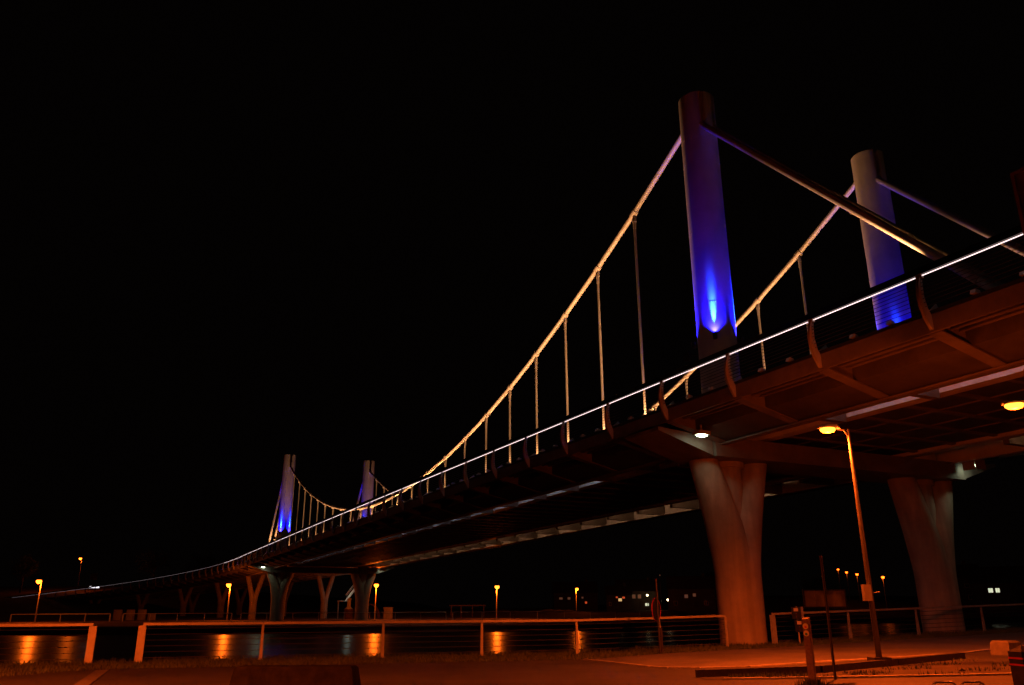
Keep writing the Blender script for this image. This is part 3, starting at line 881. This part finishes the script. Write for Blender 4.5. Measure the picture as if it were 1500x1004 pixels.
t = thing('arched_frame', 'rusty arched steel frame standing behind the far railing', 'frame', (-25.0, 148, .2), 0)
for y in (0, 1.6):
    MB().tube([(1.5 * math.cos(q) * 1.05, y, -.1 + 2.6 * math.sin(q)) for q in [math.pi * k / 16 for k in range(17)]], .09, 8).build('hoop', M['rust'], t)
MB().beam((-.9, 0, 2.05), (-.9, 1.6, 2.05), .08, .08).build('tie', M['rust'], t)
MB().beam((.9, 0, 2.05), (.9, 1.6, 2.05), .08, .08).build('tie', M['rust'], t)

t = thing('pergola', 'dim open timber frame of posts and one long beam on the far bank', 'pergola', (-8.5, 158, .3), 0)
MB().box((0, 0, 2.15), (6.8, .18, .2)).build('beam', M['wood'], t, False)
for x in (-3, -1.2, .9, 3):
    MB().box((x, 0, .9), (.16, .16, 2.29)).build('post', M['wood'], t, False)

t = thing('pedestal', 'pale pillar on a stepped foot lit white between the far piers', 'pillar', (-29.0, 150, .3), 0)
m = MB()
m.lathe([(.75, -.2), (.75, 1.5), (.95, 1.52), (.95, 1.62)], (0, 0, 0), 4)
m.build('plinth', M['rust'], t, False)
MB().lathe([(.70, 1.62), (.55, 1.85), (.34, 1.95), (.30, 3.1), (.42, 3.3), (.40, 3.42)], (0, 0, 0), 16).build('shaft', M['sign_white'], t)

t = thing('lit_stair', 'steel stair flight lit by a white lamp behind the far pier', 'stair', (-28.6, 152.5, 0), 0)
for y in (0, 1.1):
    MB().beam((-1.6, y, 3.3), (1.4, y, 7.4), .07, .22).build('stringer', M['sign_white'], t, False)
    MB().beam((-1.6, y, 4.3), (1.4, y, 8.4), .05, .06).build('handrail', M['sign_white'], t, False)
for k in range(11):
    MB().box((-1.5 + 2.8 * k / 10, .55, 3.5 + 3.85 * k / 10), (.28, 1.0, .04)).build('tread', M['galv'], t, False)
MB().box((-2.3, .55, 3.3), (1.4, 1.3, .12)).build('landing', M['galv'], t, False)
for x in (-2.9, 1.4):
    MB().box((x, .55, 1.6 if x < 0 else 3.6), (.14, .14, 3.3 if x < 0 else 7.4)).build('column', M['steel_grey'], t, False)
MB().box((.35, -.25, 4.3), (.22, .14, .7)).build('lamp', M['win_white'], t, False)
lamp('stair_lamp', 'POINT', (-.6, -1.2, 4.0), 25, (.75, 1, .8), t, radius=.15)

# lights at the far end of the bridge
t = thing('light_box', 'low white glowing light box on the road at the far end of the bridge', 'light', (-117.9, 237.5, 7.7), .2)
MB().box((0, 0, .45), (2.9, .5, .9)).build('housing', M['steel_grey'], t, False)
MB().box((.1, -.262, .62), (2.5, .02, .45)).build('lit_face', M['led_sign'], t, False)
t = thing('road_sign', 'grey square road sign above the glowing light box', 'sign', (-118.9, 238.5, 7.6), .1)
MB().tube([(0, 0, -.5), (0, 0, 4.5)], .08, 8).build('pole', M['pole'], t)
MB().box((0, -.1, 3.6), (1.7, .06, 1.7)).build('panel', M['sign_back'], t, False)

# houses
def house(label, loc, rz, lx, ly, h, wins, group='distant houses'):
    t = thing('house', label, 'house', loc, rz, group)
    MB().box((0, 0, h / 2 - .5), (lx, ly, h + 1)).build('wall', M['house_wall'], t, False)
    r = MB().prism([(-ly / 2 - .4, h + .004), (ly / 2 + .4, h + .004), (0, h + ly * .38)], (0, 0, 0), (0, 1, 0), (0, 0, 1), (1, 0, 0), lx + .6).build('roof', M['house_roof'], t, False)
    MB().box((lx * .28, 0, h + ly * .38), (.7, .7, 1.4)).build('chimney', M['house_wall'], r, False)
    MB().box((lx * .08, -ly / 2 - .03, 1.0), (.95, .06, 2.0)).build('door', M['house_roof'], t, False)
    for x, z, w, hh, mm in wins:
        w, hh = w * .75, hh * .75
        f = MB()
        f.box((x, -ly / 2 - .02, z), (w + .16, .08, hh + .16))
        f = f.build('window', M['sign_white'], t, False)


        MB().box((x - w / 4, -ly / 2 - .068, z), (w / 2 - .05, .02, hh)).build('pane', M[mm], f, False)
        MB().box((x + w / 4, -ly / 2 - .068, z), (w / 2 - .05, .02, hh)).build('pane', M[mm], f, False)
house('dark house with two adjoining dim lit windows across the river', (36.0, 246, 1.9), -.15, 12, 9, 4.6, [(-1.0, 3.2, 1.1, 1.3, 'win_dim'), (.6, 3.2, 1.1, 1.3, 'win_dim'), (-3.6, 1.2, 1.2, 1.2, 'glass_dark'), (2.6, 1.0, 1.3, .9, 'win_white')])
house('low building with a red and white glowing front across the river', (30.2, 244, 1.9), -.1, 7, 7, 3.6, [(.4, 2.3, 1.3, 1.0, 'win_warm'), (1.4, 2.9, .9, .6, 'win_red'), (-.5, 3.0, .7, .5, 'win_red'), (-2.4, 1.2, .8, 1.0, 'glass_dark')])
house('house with one faint reddish window beside the big pier', (47.5, 226, 1.8), -.2, 12, 9, 4.8, [(-1.4, 3.0, 1.2, 1.1, 'win_dim'), (.7, 3.3, 1.0, 1.0, 'win_dim'), (3.6, 1.3, 1.3, 1.2, 'glass_dark'), (-4.2, 1.3, 1.1, 1.2, 'glass_dark')])
house('distant dark house with small scattered lights beyond the lone lamp', (18.5, 256, 1.9), 0, 13, 9, 4.4, [(-2, 2.9, 1.0, .8, 'win_dim'), (-4.4, 2.9, 1.3, .7, 'win_dim'), (3, 1.7, .8, .7, 'win_red'), (2.0, 3.1, .7, .6, 'win_dim')])
house('house with a pair of orange windows just past the second pier', (96.5, 186, 2.5), -.45, 11, 8, 5.2, [(-2.6, 3.9, 1.3, 1.0, 'win_warm'), (2.8, 3.6, 1.0, .9, 'glass_dark'), (3.2, 1.2, 1.2, 1.1, 'glass_dark')])
house('house with a bright row of pale windows near the railing corner', (91.0, 155, 1.8), -.55, 12, 8, 4.0, [(-3.0, 2.75, 1.0, .95, 'win_white'), (-1.9, 2.75, .9, .95, 'win_white'), (2.8, 1.4, 1.3, 1.1, 'glass_dark')])
# small lamps by the houses
for i, (x, y, z, zb, lab, mm) in enumerate(((41.5, 228, 4.0, 1.9, 'brightest pale yellow lamp standing by the houses across the river', 'white_lamp'), (37.6, 238, 5.4, 1.9, 'pale yellow lamp at the corner of the two-window house', 'white_lamp'))):
    t = thing('yard_lamp', lab, 'lamp', (x, y, zb), 0, 'lamps by the distant houses')
    MB().tube([(0, 0, -.4), (0, 0, z - zb - .3)], [.09, .06], 8).build('pole', M['pole'], t)
    MB().lathe([(.05, -.26), (.2, -.2), (.26, 0), (.2, .2), (.05, .26)], (0, 0, z - zb), 12).build('globe', M[mm], t)
    MB().lathe([(.28, .18), (.10, .30)], (0, 0, z - zb), 12).build('cap', M['steel_grey'], t)

t = thing('mast', 'thin dark mast with a small dim lamp near its top across the river', 'mast', (39.2, 225, 1.8), 0)
MB().tube([(0, 0, -.4), (0, 0, 8.4)], [.09, .05], 8).build('pole', M['pole'], t)
MB().lathe([(.05, -.14), (.15, -.08), (.15, .08), (.05, .14)], (0, 0, 8.45), 10).build('lens', M['win_dim'], t)

# ------------------------------------------------------------------ trees beyond the far bank
def tree(label, loc, h, rad, seed, group='dark trees beyond the far bank'):
    rnd = random.Random(seed)
    t = thing('tree', label, 'tree', loc, 0, group)
    tr = MB()
    tr.tube([(0, 0, -.5), (.1, 0, h * .25), (.0, .1, h * .5), (.1, 0, h * .85)], [h * .035, h * .027, h * .018, h * .005], 8)
    tips = []
    for k in range(9):
        a = rnd.uniform(0, 6.28)
        z0 = h * rnd.uniform(.25, .6)
        e = Vector((math.cos(a) * rad * rnd.uniform(.5, .9), math.sin(a) * rad * rnd.uniform(.5, .9), z0 + h * rnd.uniform(.12, .3)))
        tr.tube([(0, 0, z0), e * .5 + Vector((0, 0, z0 * .5 + .2)), e], [h * .012, h * .008, h * .003], 5)
        tips.append(e)
    tr.build('trunk', M['bark'], t)
    tips += [Vector((rnd.gauss(0, .3) * rad, rnd.gauss(0, .3) * rad, h * rnd.uniform(.55, .97))) for _ in range(14)]
    cr = MB()
    for c in tips:
        cl = rad * rnd.uniform(.22, .42)
        for _ in range(150):
            d = Vector((rnd.gauss(0, 1), rnd.gauss(0, 1), rnd.gauss(0, .8))).normalized() * cl * rnd.random() ** .4
            p = c + d
            s_ = rnd.uniform(.14, .34)
            a1 = Vector((rnd.gauss(0, 1), rnd.gauss(0, 1), rnd.gauss(0, 1))).normalized() * s_
            a2 = Vector((rnd.gauss(0, 1), rnd.gauss(0, 1), rnd.gauss(0, 1))).normalized() * s_
            cr.add([p, p + a1, p + a1 * .6 + a2], [(0, 1, 2)])
    cr.build('crown', M['leaf'], t, False)
for i, (x, y, h, r_, lab) in enumerate(((-112, 262, 12, 6, 'broad dark tree behind the glowing light box'), (-100, 268, 13, 6.5, 'tall dark tree behind the curved approach'), (-88, 262, 11, 6, 'rounded dark tree left of the pylons, behind the approach'),
                                     (-140, 240, 10, 5, 'dark tree beside the road lamp at the bridge end'), (58, 240, 10, 5, 'dark tree between the houses and the big pier'), (76, 210, 9, 4.5, 'dark tree below the rising row of lamps'))):
    tree(lab, (x, y, zfar(x, y) - .2), h, r_, 20 + i)
